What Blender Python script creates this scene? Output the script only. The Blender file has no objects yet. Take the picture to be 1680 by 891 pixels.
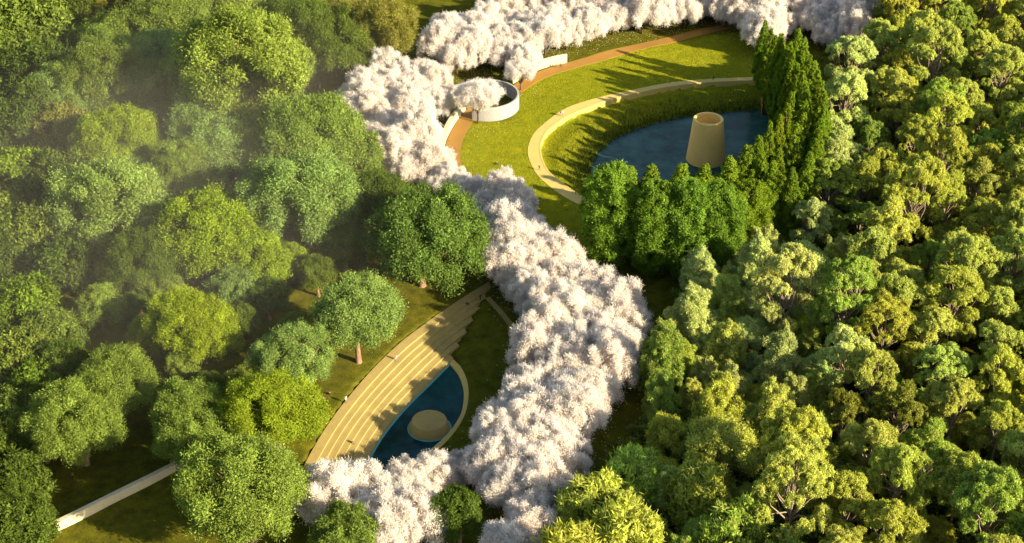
import bpy, math, random
import numpy as np
from mathutils import Vector

R = math.radians
scene = bpy.context.scene
col = scene.collection
random.seed(7)
W0, H0, FPX = 1680.0, 891.0, 2600.0
CAM_H, PITCH = 195.0, R(32)

# ------------------------------------------------------------------ camera maths
def at(px, py, z=0.0):
    x, y = (px - W0/2)/FPX, -(py - H0/2)/FPX
    d = np.array([x, math.cos(PITCH) + y*math.sin(PITCH), -math.sin(PITCH) + y*math.cos(PITCH)])
    t = (z - CAM_H)/d[2]
    return np.array([d[0]*t, d[1]*t, z])

def to_px(p):
    v = np.array([p[0], p[1], p[2] - CAM_H])
    f = v[1]*math.cos(PITCH) - v[2]*math.sin(PITCH)
    u = v[1]*math.sin(PITCH) + v[2]*math.cos(PITCH)
    return W0/2 + FPX*v[0]/f, H0/2 - FPX*u/f, f

def pts(lst, z=0.0):
    return np.array([at(a, b, z)[:2] for a, b in lst])

def smooth_line(p, n=80):
    """Catmull-Rom through p, resampled to n points."""
    p = np.asarray(p, float)
    ext = np.vstack([2*p[0]-p[1], p, 2*p[-1]-p[-2]])
    out = []
    for i in range(1, len(ext)-2):
        a, b, c, d = ext[i-1], ext[i], ext[i+1], ext[i+2]
        for t in np.linspace(0, 1, 16, endpoint=False):
            out.append(0.5*((2*b) + (-a+c)*t + (2*a-5*b+4*c-d)*t*t + (-a+3*b-3*c+d)*t**3))
    out.append(p[-1])
    out = np.array(out)
    s = np.r_[0, np.cumsum(np.linalg.norm(np.diff(out, axis=0), axis=1))]
    u = np.linspace(0, s[-1], n)
    return np.stack([np.interp(u, s, out[:, k]) for k in range(out.shape[1])], 1)

def inside(P, poly):
    P = np.atleast_2d(P); poly = np.asarray(poly)
    x, y = P[:, 0], P[:, 1]
    c = np.zeros(len(P), bool)
    j = len(poly) - 1
    for i in range(len(poly)):
        xi, yi = poly[i]; xj, yj = poly[j]
        with np.errstate(divide='ignore', invalid='ignore'):
            hit = ((yi > y) != (yj > y)) & (x < (xj-xi)*(y-yi)/(yj-yi+1e-12) + xi)
        c ^= hit
        j = i
    return c

def dist_line(P, line, closed=False):
    P = np.atleast_2d(P); line = np.asarray(line)
    L = np.vstack([line, line[:1]]) if closed else line
    best = np.full(len(P), 1e9)
    for a, b in zip(L[:-1], L[1:]):
        ab = b - a; q = ab @ ab + 1e-12
        t = np.clip(((P - a) @ ab)/q, 0, 1)
        best = np.minimum(best, np.hypot(*(P - a - t[:, None]*ab).T))
    return best

def sdist(P, poly):
    d = dist_line(P, poly, True)
    return np.where(inside(P, poly), -d, d)

def ss(a, b, x):
    t = np.clip((x - a)/(b - a), 0, 1)
    return t*t*(3 - 2*t)

# ------------------------------------------------------------------ outlines on the ground
WATER_Z = -3.0
pond_px = [(966,278),(978,252),(1003,230),(1040,212),(1085,199),(1130,190),(1200,183),(1252,178),(1268,190),(1262,230),
           (1225,275),(1170,305),(1100,318),(1040,322),(990,318),(970,300)]
pond = pts(pond_px, WATER_Z)
ring_out = smooth_line(pts([(1243,126.5),(1164,129.8),(1101,135.6),(1038.5,147.5),(975.7,162),(925.4,179.4),(888,207),(873.6,223),(866,245),
                (869,264),(883,289),(912,314),(938,330),(962,341)]), 90)
ring_in = smooth_line(pts([(1246,131),(1164,134.5),(1101,141),(1040,153),(980,169.5),(930,190),(899,212),(887,230),(884.5,247),
               (890,268),(903,287),(929,307),(953,323),(974,336)]), 90)
bowl = np.vstack([ring_in, pts([(1000,400),(1100,425),(1230,370),(1320,260),(1262,150)])])

NS = 7
ZK = [0.10] + [0.10 - 2.5*k/NS for k in range(1, NS+1)]
LK = NS
POOL_Z = -2.72
NT = 90
B0 = smooth_line(pts([(462,850),(483.5,796),(502.6,755.6),(532.5,704.4),(566.6,657.5),(609,608),(652,566),(699,529.5),(750,494),(803,461)], 0.1), NT)
B6 = smooth_line(pts([(582,800),(607,745),(630.6,706.5),(664.7,666),(699,632),(739,593),(779,561),(818,533)], ZK[LK]), NT)
FK = [0.0] + [.2 + .8*k/(NS-1) for k in range(NS)]
BK = [B0*(1-f) + B6*f for f in FK]
ends_px = [(803,461),(819,476),(803,496),(788,518),(773,541),(757,565),(741,588)]
TE = []
ep_ = np.array(ends_px, float)
ends_k = [np.array([np.interp(k*6/NS, np.arange(7), ep_[:, c]) for c in (0, 1)]) for k in range(NS+1)]
for k, e in enumerate(ends_k):
    q = at(e[0], e[1], ZK[k])[:2]
    TE.append(int(np.argmin(np.hypot(*(BK[k] - q).T))) if k else NT-1)
amphi_poly = np.vstack([BK[0]] + [BK[k][TE[k]:TE[k]+1] for k in range(1, LK+1)] + [BK[LK][:TE[LK]][::-1]])

curb_out = smooth_line(pts([(740.5,587),(755,600.5),(765.7,622),(769,645.4),(765.7,670.5),(756.7,692),(740,716),(716,740),(688,762),(655,781),(620,796),(586,804)], -2.3), 60)
curb_in = smooth_line(pts([(738,597),(751,613),(758.5,631),(761,647),(758.5,670.5),(751,688.5),(735,711),(711,733),(684,754),(652,772),(619,786),(592,793)], -2.3), 60)
pool = np.vstack([BK[LK][:TE[LK]+1], curb_out])

LEFT_EXT = np.vstack([B0[0] - (B0[3]-B0[0])*40, B0, B0[-1] + (B0[-1]-B0[-4])*1.2])
def left_of_amphi(P):
    poly = np.vstack([LEFT_EXT, LEFT_EXT[-1]+[-200, 40], LEFT_EXT[0]+[-300, 0]])
    return inside(P, poly)

def terrain(P):
    P = np.atleast_2d(np.asarray(P, float))
    h = 0.25*np.sin(P[:, 0]*.11 + 1)*np.sin(P[:, 1]*.09) + .12*np.sin(P[:, 0]*.31)*np.sin(P[:, 1]*.27+2)
    # upper pond bowl
    dp = sdist(P, pond)
    inb = inside(P, bowl)
    h *= ss(1, 10, dist_line(P, ring_out[::4]))
    slope = WATER_Z*(1 - ss(0.0, 15.0, dp)) + .25*(dp < 3)
    wall_drop = -1.5*np.exp(-np.maximum(dist_line(P, ring_in[::3]) - 2, 0)/16)
    h = np.where(inb, np.minimum(np.minimum(h, wall_drop), slope - .02), h)
    h = np.where(dp < 0, np.minimum(h, WATER_Z - .05 - 1.6*ss(0, 4, -dp)), h)
    # a low bank across the meadow
    bank = pts([(985,84),(1070,80),(1150,92),(1232,106)])
    h = h + np.where(inb, 0, 1.5*np.exp(-(dist_line(P, bank)/4.0)**2))
    # lower theatre bowl
    dl = sdist(P, pool)
    g = -2.38*(1 - ss(0.5, 27, dl))
    la = left_of_amphi(P)
    h = np.where(la, h, np.minimum(h, h*.3 + g))
    h = np.where(dl < -1.0, np.minimum(h, -4.2), h)
    da = sdist(P, amphi_poly)
    h = np.where((dist_line(P, BK[LK][:TE[LK]-1]) < 2.2) & ((da < 0) | (dl < 0)), -4.2, h)
    h = np.where((da > 0) & (da < 3) & la, h*ss(0, 3, da), h)
    h = np.where(da < -1.1, -4.2, h)
    return h
def gz(x, y):
    return float(terrain([[x, y]])[0])

# ------------------------------------------------------------------ materials
def new_mat(name):
    m = bpy.data.materials.new(name); m.use_nodes = True
    nt = m.node_tree; nt.nodes.clear()
    out = nt.nodes.new('ShaderNodeOutputMaterial')
    return m, nt, out

def N(nt, typ, **kw):
    n = nt.nodes.new(typ)
    for k, v in kw.items():
        if k.startswith('i_'):
            key = k[2:]
            n.inputs[int(key) if key.isdigit() else key.replace('_', ' ')].default_value = v
        else:
            setattr(n, k, v)
    return n

def ramp(nt, fac, stops):
    r = nt.nodes.new('ShaderNodeValToRGB')
    el = r.color_ramp.elements
    while len(el) < len(stops): el.new(.5)
    for e, (p, c) in zip(el, stops):
        e.position = p; e.color = (*c, 1)
    nt.links.new(fac, r.inputs[0])
    return r.outputs[0]

def mixc(nt, fac, a, b, mode='MIX'):
    m = nt.nodes.new('ShaderNodeMix'); m.data_type = 'RGBA'; m.blend_type = mode
    for i, v in ((0, fac), (6, a), (7, b)):
        if hasattr(v, 'is_linked') or isinstance(v, bpy.types.NodeSocket): nt.links.new(v, m.inputs[i])
        else: m.inputs[i].default_value = v if i == 0 else (*v, 1)
    return m.outputs[2]

def noise(nt, vec, scale, detail=5, rough=.6):
    n = N(nt, 'ShaderNodeTexNoise'); n.inputs['Scale'].default_value = scale
    n.inputs['Detail'].default_value = detail; n.inputs['Roughness'].default_value = rough
    nt.links.new(vec, n.inputs['Vector'])
    return n.outputs[0]

def wpos(nt):
    return N(nt, 'ShaderNodeNewGeometry').outputs['Position']

def stone_mat(name, base, dark, scale=1.0, rough=.85, bump=.25):
    m, nt, out = new_mat(name)
    p = wpos(nt)
    b = N(nt, 'ShaderNodeBsdfPrincipled'); b.inputs['Roughness'].default_value = rough
    big = noise(nt, p, .22*scale, 4); fine = noise(nt, p, 3.2*scale, 6, .7); spot = noise(nt, p, 1.1*scale, 3)
    c = ramp(nt, big, [(.3, dark), (.62, base)])
    c2 = mixc(nt, .55, c, ramp(nt, fine, [(.3, tuple(v*.72 for v in base)), (.7, tuple(min(1, v*1.15) for v in base))]))
    c3 = mixc(nt, ramp(nt, spot, [(.62, (0, 0, 0)), (.74, (.55, .55, .55))]), c2, tuple(v*.75 for v in dark))
    nt.links.new(c3, b.inputs['Base Color'])
    bm = N(nt, 'ShaderNodeBump'); bm.inputs['Strength'].default_value = bump; bm.inputs['Distance'].default_value = .05
    nt.links.new(fine, bm.inputs['Height']); nt.links.new(bm.outputs[0], b.inputs['Normal'])
    nt.links.new(b.outputs[0], out.inputs[0])
    return m

def plain_mat(name, c, rough=.8):
    m, nt, out = new_mat(name)
    b = N(nt, 'ShaderNodeBsdfPrincipled'); b.inputs['Roughness'].default_value = rough
    n = noise(nt, wpos(nt), 9, 3)
    nt.links.new(ramp(nt, n, [(.3, tuple(v*.8 for v in c)), (.7, c)]), b.inputs['Base Color'])
    nt.links.new(b.outputs[0], out.inputs[0])
    return m

def leaf_mat(name, trans=.3, var=.5, tip=None, tipw=0.0, rough=.6):
    """Leaf colour = the tree's own colour, varied from clump to clump and leaf to leaf."""
    m, nt, out = new_mat(name)
    oi = N(nt, 'ShaderNodeObjectInfo')
    at_ = N(nt, 'ShaderNodeAttribute', attribute_name='tint')
    mr = N(nt, 'ShaderNodeMapRange'); nt.links.new(at_.outputs['Fac'], mr.inputs[0])
    mr.inputs[3].default_value = 1 - var; mr.inputs[4].default_value = 1 + var
    vm = N(nt, 'ShaderNodeVectorMath', operation='SCALE')
    nt.links.new(oi.outputs['Color'], vm.inputs[0]); nt.links.new(mr.outputs[0], vm.inputs['Scale'])
    c = vm.outputs[0]
    if tip:
        a2 = N(nt, 'ShaderNodeAttribute', attribute_name='tip')
        mm = N(nt, 'ShaderNodeMath', operation='MULTIPLY'); nt.links.new(a2.outputs['Fac'], mm.inputs[0]); mm.inputs[1].default_value = tipw
        c = mixc(nt, mm.outputs[0], c, tip)
    d = N(nt, 'ShaderNodeBsdfDiffuse'); nt.links.new(c, d.inputs[0])
    t = N(nt, 'ShaderNodeBsdfTranslucent')
    c2 = mixc(nt, 1.0, c, (1.0, 1.05, .55) if trans < .6 else (1, 1, 1), 'MULTIPLY'); nt.links.new(c2, t.inputs[0])
    ms = N(nt, 'ShaderNodeMixShader'); ms.inputs[0].default_value = trans
    nt.links.new(d.outputs[0], ms.inputs[1]); nt.links.new(t.outputs[0], ms.inputs[2])
    nt.links.new(ms.outputs[0], out.inputs[0])
    return m

def ground_mat():
    m, nt, out = new_mat('grass_ground')
    p = wpos(nt)
    big = noise(nt, p, .035, 5, .6); mid = noise(nt, p, .35, 5, .65); fine = noise(nt, p, 2.6, 6, .75)
    g1 = ramp(nt, mid, [(.28, (.14, .17, .012)), (.5, (.27, .27, .014)), (.72, (.40, .36, .018))])
    g2 = mixc(nt, ramp(nt, big, [(.4, (0, 0, 0)), (.6, (1, 1, 1))]), g1, (.19, .22, .014), 'MIX')
    g2 = mixc(nt, .75, g1, g2)
    g3 = mixc(nt, .65, g2, ramp(nt, fine, [(.25, (.25, .25, .25)), (.7, (1, 1, 1))]), 'MULTIPLY')
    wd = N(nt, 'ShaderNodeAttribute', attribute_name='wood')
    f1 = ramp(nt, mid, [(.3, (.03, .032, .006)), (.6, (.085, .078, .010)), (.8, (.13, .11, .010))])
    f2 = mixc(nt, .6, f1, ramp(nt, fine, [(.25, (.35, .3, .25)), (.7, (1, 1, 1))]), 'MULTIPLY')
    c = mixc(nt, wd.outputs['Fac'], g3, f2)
    b = N(nt, 'ShaderNodeBsdfDiffuse'); nt.links.new(c, b.inputs[0])
    bm = N(nt, 'ShaderNodeBump'); bm.inputs['Strength'].default_value = .7; bm.inputs['Distance'].default_value = .35
    nt.links.new(fine, bm.inputs['Height']); nt.links.new(bm.outputs[0], b.inputs['Normal'])
    nt.links.new(b.outputs[0], out.inputs[0])
    return m

def water_mat(name, c, rough=.08):
    m, nt, out = new_mat(name)
    p = wpos(nt)
    mp = N(nt, 'ShaderNodeMapping'); mp.inputs['Scale'].default_value = (.5, 1.6, 1); nt.links.new(p, mp.inputs[0])
    n1 = noise(nt, mp.outputs[0], .9, 4, .6); n2 = noise(nt, p, .16, 5, .65)
    b = N(nt, 'ShaderNodeBsdfPrincipled'); b.inputs['Roughness'].default_value = rough; b.inputs['IOR'].default_value = 1.33; b.inputs['Specular IOR Level'].default_value = .18
    nt.links.new(ramp(nt, n2, [(.36, tuple(v*.4 for v in c)), (.64, tuple(v*1.15 for v in c))]), b.inputs['Base Color'])
    bm = N(nt, 'ShaderNodeBump'); bm.inputs['Strength'].default_value = .5; bm.inputs['Distance'].default_value = .12
    nt.links.new(n1, bm.inputs['Height']); nt.links.new(bm.outputs[0], b.inputs['Normal'])
    nt.links.new(b.outputs[0], out.inputs[0])
    return m

def bark_mat(name, a, b_):
    m, nt, out = new_mat(name)
    tc = N(nt, 'ShaderNodeTexCoord')
    mp = N(nt, 'ShaderNodeMapping'); mp.inputs['Scale'].default_value = (3, 3, .6); nt.links.new(tc.outputs['Object'], mp.inputs[0])
    n = noise(nt, mp.outputs[0], 1.5, 5, .7)
    d = N(nt, 'ShaderNodeBsdfDiffuse'); nt.links.new(ramp(nt, n, [(.3, a), (.7, b_)]), d.inputs[0])
    nt.links.new(d.outputs[0], out.inputs[0])
    return m

M_ground = ground_mat()
M_sand = stone_mat('sandstone', (.31, .225, .062), (.19, .135, .036), 1.0)
M_path = stone_mat('path_paving', (.46, .34, .085), (.37, .27, .065), 1.2)
M_terra = stone_mat('terracotta_earth', (.25, .125, .012), (.185, .09, .008), 1.0)
M_cream = stone_mat('cream_render', (.46, .41, .25), (.36, .31, .17), .6, .85, .1)
M_pale = stone_mat('pale_render', (.28, .27, .25), (.21, .20, .185), .6, .85, .1)
M_tower = stone_mat('tower_stone', (.74, .49, .13), (.56, .36, .085), 1.0)
M_water = water_mat('pond_water', (.032, .084, .064), .2)
M_pool = water_mat('pool_water', (.008, .05, .055), .1)
M_turq = plain_mat('turquoise_tile', (.06, .30, .28), .4)
M_bark = bark_mat('brown_bark', (.10, .06, .035), (.30, .19, .11))
M_barkpale = bark_mat('pale_bark', (.10, .075, .05), (.34, .26, .18))
M_barkdark = bark_mat('dark_bark', (.035, .025, .02), (.11, .075, .05))
M_leaf = leaf_mat('green_leaf', .42, .5)
M_gum = leaf_mat('gum_leaf', .5, .5, (.54, .53, .15), .6)
M_bloss = leaf_mat('white_blossom', .6, .2)
M_blossb = leaf_mat('white_blossom_sprig', .62, .16)
M_lump = plain_mat('black_lump', (.012, .012, .012), .7)

# ------------------------------------------------------------------ object helpers
def mesh_from(name, verts, faces, mat=None, smooth=False):
    me = bpy.data.meshes.new(name)
    me.from_pydata([tuple(map(float, v)) for v in verts], [], [tuple(map(int, f)) for f in faces])
    me.update()
    if mat: me.materials.append(mat)
    if smooth: me.polygons.foreach_set('use_smooth', [True]*len(me.polygons))
    return me

def quad_mesh(name, V, mat, tint=None, tip=None):
    """V: (n,4,3) array of separate quads."""
    n = len(V)
    me = bpy.data.meshes.new(name)
    me.vertices.add(n*4); me.vertices.foreach_set('co', V.reshape(-1).astype(np.float32))
    me.loops.add(n*4); me.loops.foreach_set('vertex_index', np.arange(n*4, dtype=np.int32))
    me.polygons.add(n); me.polygons.foreach_set('loop_start', np.arange(0, n*4, 4, dtype=np.int32))
    me.polygons.foreach_set('loop_total', np.full(n, 4, dtype=np.int32))
    for nm, arr in (('tint', tint), ('tip', tip)):
        if arr is not None:
            a = me.attributes.new(nm, 'FLOAT', 'FACE'); a.data.foreach_set('value', arr.astype(np.float32))
    me.update(calc_edges=True)
    me.materials.append(mat)
    return me

def obj(name, me, parent=None, **props):
    o = bpy.data.objects.new(name, me); col.objects.link(o)
    if parent: o.parent = parent
    for k, v in props.items(): o[k] = v
    return o

def empty(name, loc, rz=0.0, sc=(1, 1, 1), **props):
    o = bpy.data.objects.new(name, None); col.objects.link(o)
    o.location = loc; o.rotation_euler = (0, 0, rz); o.scale = sc; o.empty_display_size = .5
    for k, v in props.items(): o[k] = v
    return o

def ribbon(name, A, B, za, zb, mat, thick=.25, **props):
    """A closed slab between two edge lines."""
    n = len(A)
    za = np.broadcast_to(za, n); zb = np.broadcast_to(zb, n)
    V = [(*A[i], za[i]) for i in range(n)] + [(*B[i], zb[i]) for i in range(n)]
    V += [(*A[i], za[i]-thick) for i in range(n)] + [(*B[i], zb[i]-thick) for i in range(n)]
    F = []
    for i in range(n-1):
        F += [(i, i+1, n+i+1, n+i), (2*n+i, 3*n+i, 3*n+i+1, 2*n+i+1), (i, 2*n+i, 2*n+i+1, i+1), (n+i, n+i+1, 3*n+i+1, 3*n+i)]
    F += [(0, n, 3*n, 2*n), (n-1, 3*n-1, 4*n-1, 2*n-1)]
    me = mesh_from(name, V, F, mat)
    import bmesh
    bm = bmesh.new(); bm.from_mesh(me); bmesh.ops.recalc_face_normals(bm, faces=bm.faces); bm.to_mesh(me); bm.free()
    return obj(name, me, **props)

def offset_line(L, d):
    T = np.gradient(L, axis=0); T /= np.linalg.norm(T, axis=1)[:, None]
    return L + np.stack([-T[:, 1], T[:, 0]], 1)*np.asarray(d).reshape(-1, 1)

def wall(name, line, thick, z0, z1, mat, parent=None, **props):
    """A standing wall on a plan line; z0, z1 may vary along it."""
    n = len(line)
    A, B = offset_line(line, thick/2), offset_line(line, -thick/2)
    return ribbon(name, A, B, z1, z1, mat, np.broadcast_to(z1, n)-np.broadcast_to(z0, n), parent=parent, **props) if False else _wall(name, A, B, np.broadcast_to(z0, n), np.broadcast_to(z1, n), mat, parent, props)

def _wall(name, A, B, z0, z1, mat, parent, props):
    n = len(A)
    V = [(*A[i], z1[i]) for i in range(n)] + [(*B[i], z1[i]) for i in range(n)]
    V += [(*A[i], z0[i]) for i in range(n)] + [(*B[i], z0[i]) for i in range(n)]
    F = []
    for i in range(n-1):
        F += [(i, i+1, n+i+1, n+i), (2*n+i, 3*n+i, 3*n+i+1, 2*n+i+1), (i, 2*n+i, 2*n+i+1, i+1), (n+i, n+i+1, 3*n+i+1, 3*n+i)]
    F += [(0, n, 3*n, 2*n), (n-1, 3*n-1, 4*n-1, 2*n-1)]
    me = mesh_from(name, V, F, mat)
    import bmesh
    bm = bmesh.new(); bm.from_mesh(me); bmesh.ops.recalc_face_normals(bm, faces=bm.faces)
    es = [e for e in bm.edges if len(e.link_faces) == 2 and e.calc_face_angle(0) > R(50)]
    bmesh.ops.bevel(bm, geom=es, offset=.04, segments=1, affect='EDGES')
    bm.to_mesh(me); bm.free()
    return obj(name, me, parent, **props)

def poly_sheet(name, poly, z, mat, **props):
    import bmesh
    bm = bmesh.new()
    f = bm.faces.new([bm.verts.new((x, y, z)) for x, y in poly])
    if f.calc_area() and f.normal.z < 0: f.normal_flip()
    bm.normal_update()
    bmesh.ops.triangulate(bm, faces=bm.faces[:])
    me = bpy.data.meshes.new(name); bm.to_mesh(me); bm.free(); me.materials.append(mat)
    return obj(name, me, **props)

def tubes(specs, n=7):
    """specs: list of (points, radii) -> verts, faces of tapered tubes."""
    V, F = [], []
    for P, rad in specs:
        P = np.asarray(P, float); base = len(V)
        T = np.gradient(P, axis=0); T /= np.linalg.norm(T, axis=1)[:, None] + 1e-9
        for p, t, r in zip(P, T, rad):
            a = np.cross(t, [0.31, .95, .05]); a /= np.linalg.norm(a)+1e-9; b = np.cross(t, a)
            for k in range(n):
                an = 2*math.pi*k/n
                V.append(p + r*(math.cos(an)*a + math.sin(an)*b))
        for i in range(len(P)-1):
            for k in range(n):
                F.append((base+i*n+k, base+i*n+(k+1) % n, base+(i+1)*n+(k+1) % n, base+(i+1)*n+k))
        F.append(tuple(base+(len(P)-1)*n+k for k in range(n)))
    return V, F

# ------------------------------------------------------------------ the setting
left_px = [(0,-60),(470,-60),(520,60),(500,180),(560,240),(640,330),(760,330),(780,450),(800,460),(560,660),(480,800),(500,1000),(-400,1000),(-400,-60)]
left_wood = pts(left_px)
right_px = [(1345,100),(1320,260),(1240,370),(1100,420),(1110,520),(1060,640),(1000,760),(930,900),(900,1050),(2200,1050),(2000,-60),(1440,-60),(1400,60)]
right_wood = pts(right_px)

mead = pts([(745,270),(775,205),(850,200),(860,150),(900,125),(1000,92),(1230,50),(1245,130),(1240,180),(1270,200),(960,420),(900,400),(840,320)])

def build_ground():
    fx = np.arange(-145, 180.1, 1.0); fy = np.arange(195, 545.1, 1.0)
    def ext(a, lo, hi):
        L = a[0] - np.geomspace(4, a[0]-lo, 16)[::-1]; Hh = a[-1] + np.geomspace(4, hi-a[-1], 16)
        return np.r_[L, a, Hh]
    X = ext(fx, -5000, 5000); Y = ext(fy, -600, 9000)
    gx, gy = np.meshgrid(X, Y)
    P = np.stack([gx.ravel(), gy.ravel()], 1)
    far = (P[:, 0] < -145) | (P[:, 0] > 180) | (P[:, 1] < 195) | (P[:, 1] > 545)
    z = np.zeros(len(P)); z[~far] = terrain(P[~far])
    nx, ny = len(X), len(Y)
    idx = np.arange(nx*ny).reshape(ny, nx)
    Fq = np.stack([idx[:-1, :-1], idx[:-1, 1:], idx[1:, 1:], idx[1:, :-1]], -1).reshape(-1, 4)
    me = bpy.data.meshes.new('ground')
    me.vertices.add(len(P)); me.vertices.foreach_set('co', np.c_[P, z].astype(np.float32).ravel())
    me.loops.add(Fq.size); me.loops.foreach_set('vertex_index', Fq.ravel().astype(np.int32))
    me.polygons.add(len(Fq)); me.polygons.foreach_set('loop_start', np.arange(0, Fq.size, 4, dtype=np.int32))
    me.polygons.foreach_set('loop_total', np.full(len(Fq), 4, dtype=np.int32))
    me.polygons.foreach_set('use_smooth', np.ones(len(Fq), bool))
    w = np.zeros(len(P))
    nf = ~far
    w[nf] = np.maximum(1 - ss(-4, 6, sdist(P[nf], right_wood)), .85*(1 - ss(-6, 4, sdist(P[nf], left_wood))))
    w[nf] = np.maximum(w[nf], .8*ss(-2, 4, np.minimum(sdist(P[nf], mead), sdist(P[nf], bowl))))  # darker ground cover beyond the meadow, with tree shade partly put into its colour
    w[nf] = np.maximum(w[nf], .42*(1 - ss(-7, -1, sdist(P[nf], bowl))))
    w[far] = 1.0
    a = me.attributes.new('wood', 'FLOAT', 'POINT'); a.data.foreach_set('value', w.astype(np.float32))  # floor weight: woodland, plus the darkened lawns and pond bowl
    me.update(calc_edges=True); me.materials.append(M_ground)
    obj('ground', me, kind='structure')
build_ground()

poly_sheet('pond_water', offset_line(np.vstack([pond, pond[:1]]), 0)[:-1] if False else pond + (pond - pond.mean(0))*.04, WATER_Z, M_water, kind='structure')
pool_in = np.vstack([BK[LK][:TE[LK]+1], curb_in])
pool_shape = np.vstack([BK[LK][:TE[LK]+1], (curb_in+curb_out)/2])
poly_sheet('pool_water', pool_shape, POOL_Z, M_pool, kind='structure')

# paths
ribbon('pond_path', ring_out, offset_line(ring_in, 0), .09, .09, M_path, .5, kind='structure')
tp_c = smooth_line(pts([(1225,36),(1200,41.5),(1160,50.5),(1100,66),(1040,80.5),(990,93),(960,101),(930,110),(905,117),(880,127),(860,138),(845,148)]), 60)
tz = terrain(tp_c) + .10
ribbon('earth_path', offset_line(tp_c, 2.1), offset_line(tp_c, -2.1), terrain(offset_line(tp_c, 2.1))+.12, terrain(offset_line(tp_c, -2.1))+.12, M_terra, .5, kind='structure')
ep_l = smooth_line(pts([(775,170),(764,182),(750,200),(739,218),(732,236),(730,256),(733,285),(742,310)]), 30)
ep_r = smooth_line(pts([(800,185),(778,198),(769,210),(761,224),(757,238),(755,255),(758,275),(765,300)]), 30)
ribbon('earth_path', ep_l, ep_r, terrain(ep_l)+.12, terrain(ep_r)+.12, M_terra, .5, kind='structure')
fb = smooth_line(pts([(800,489),(822,511),(838,530),(852,548)], -.3), 12)
ribbon('footpath', offset_line(fb, .6), offset_line(fb, -.6), terrain(fb)+.12, terrain(fb)+.12, M_sand, .4, kind='structure')

# ------------------------------------------------------------------ walls, tower, theatre
wl = offset_line(ring_in, .22 if np.cross(ring_in[1]-ring_in[0], ring_out[0]-ring_in[0]) < 0 else -.22)
zin = terrain(offset_line(wl, 0)) 
_wall('retaining_wall', ring_in, offset_line(ring_in, .45), np.full(len(wl), -2.4), np.full(len(wl), .14), M_path, None,
      dict(label='long curved sandstone retaining wall along the inner edge of the pond path', category='wall'))

# brown wedge-shaped wall at the far end of the pond path
wo = smooth_line(pts([(1229,104.5),(1247,124),(1257,143),(1262.5,164)], .6), 14)
wi_top = smooth_line(pts([(1229,106.5),(1243.5,127),(1248.5,146),(1251,172)], .3), 14)
n = len(wo)
f = np.linspace(0, 1, n)
_wall('buttress_wall', wo, wi_top, np.full(n, -3.4), .35 + .25*f, M_terra, None,
      dict(label='brown tapering wall closing the far end of the pond path', category='wall'))

lw = smooth_line(pts([(930.4,103.5),(905,108.5),(880,116.5),(860,127),(842,137)]), 30)
_wall('boundary_wall', lw, offset_line(lw, -.5), terrain(lw)-.3, terrain(lw)+2.8, M_cream, None,
      dict(label='tall straight cream wall lit by the sun beside the earth path', category='wall'))

# round wall about the lone cherry
cc = at(797, 174)[:2]; rr = 9.3
ang = np.radians(np.linspace(-113, 128, 64))
circ = np.stack([cc[0] + rr*np.cos(ang), cc[1] + rr*np.sin(ang)*1.02], 1)
tail = np.array([circ[-1] + (circ[-1]-circ[-2])*k + np.array([-.05*k*k, -.02*k*k]) for k in range(1, 9)])
circ = np.vstack([circ, tail])
_wall('round_wall', circ, offset_line(circ, .55), np.full(len(circ), -.5), np.full(len(circ), 3.9), M_pale, None,
      dict(label='round pale curving wall wrapped about the lone cherry', category='wall'))
lwall = smooth_line(pts([(764,181),(750,198),(739,215),(731.5,232),(728,252),(730,285)]), 40)
zt = np.interp(np.linspace(0, 1, 40), [0, .15, 1], [1.0, 2.6, 2.2])
_wall('passage_wall', lwall, offset_line(lwall, -1.1), np.full(40, -.5), zt, M_cream, None,
      dict(label='low thick cream wall edging the earth path under white blossom', category='wall'))

gw = smooth_line(pts([(64,886),(180,828.5),(306,765),(395,714)]), 60)
_wall('garden_wall', gw, offset_line(gw, .95), np.full(60, -.9), np.full(60, 1.8), M_cream, None,
      dict(label='long low straight cream wall on dark grass among green trees', category='wall'))

def lathe(name, prof, mat, seg=72, parent=None, **props):
    V, F = [], []
    m = len(prof)
    for i in range(seg):
        a = 2*math.pi*i/seg
        for r, z in prof: V.append((r*math.cos(a), r*math.sin(a), z))
    for i in range(seg):
        j = (i+1) % seg
        for k in range(m-1):
            F.append((i*m+k, j*m+k, j*m+k+1, i*m+k+1))
    me = mesh_from(name, V, F, mat, True)
    me.polygons.foreach_set('use_smooth', [True]*len(me.polygons))
    me.set_sharp_from_angle(angle=R(35))
    return obj(name, me, parent, **props)

tb = at(1157.5, 261, WATER_Z)
tw = empty('tower', (tb[0], tb[1], WATER_Z), label='tapering hollow sandstone tower standing in the pond', category='tower')
lathe('shell', [(5.35, -1.5), (5.2, 0), (3.95, 11.9), (3.83, 12.02), (3.32, 12.02), (3.22, 11.9), (3.4, 9.6), (3.4, 9.2), (.001, 9.2)], M_tower, 80, tw)
st = at(704.5, 703, POOL_Z)
sg = empty('stage', (st[0], st[1], POOL_Z), label='low round sandstone stage rising from the pool', category='stage')
lathe('platform', [(4.35, -.6), (4.25, .1), (3.55, 2.05), (3.42, 2.15), (.001, 2.17)], M_sand, 64, sg)
lathe('waterline_band', [(4.3, -.6), (4.5, -.5), (4.48, .16), (4.24, .18)], M_turq, 64, sg)

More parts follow.
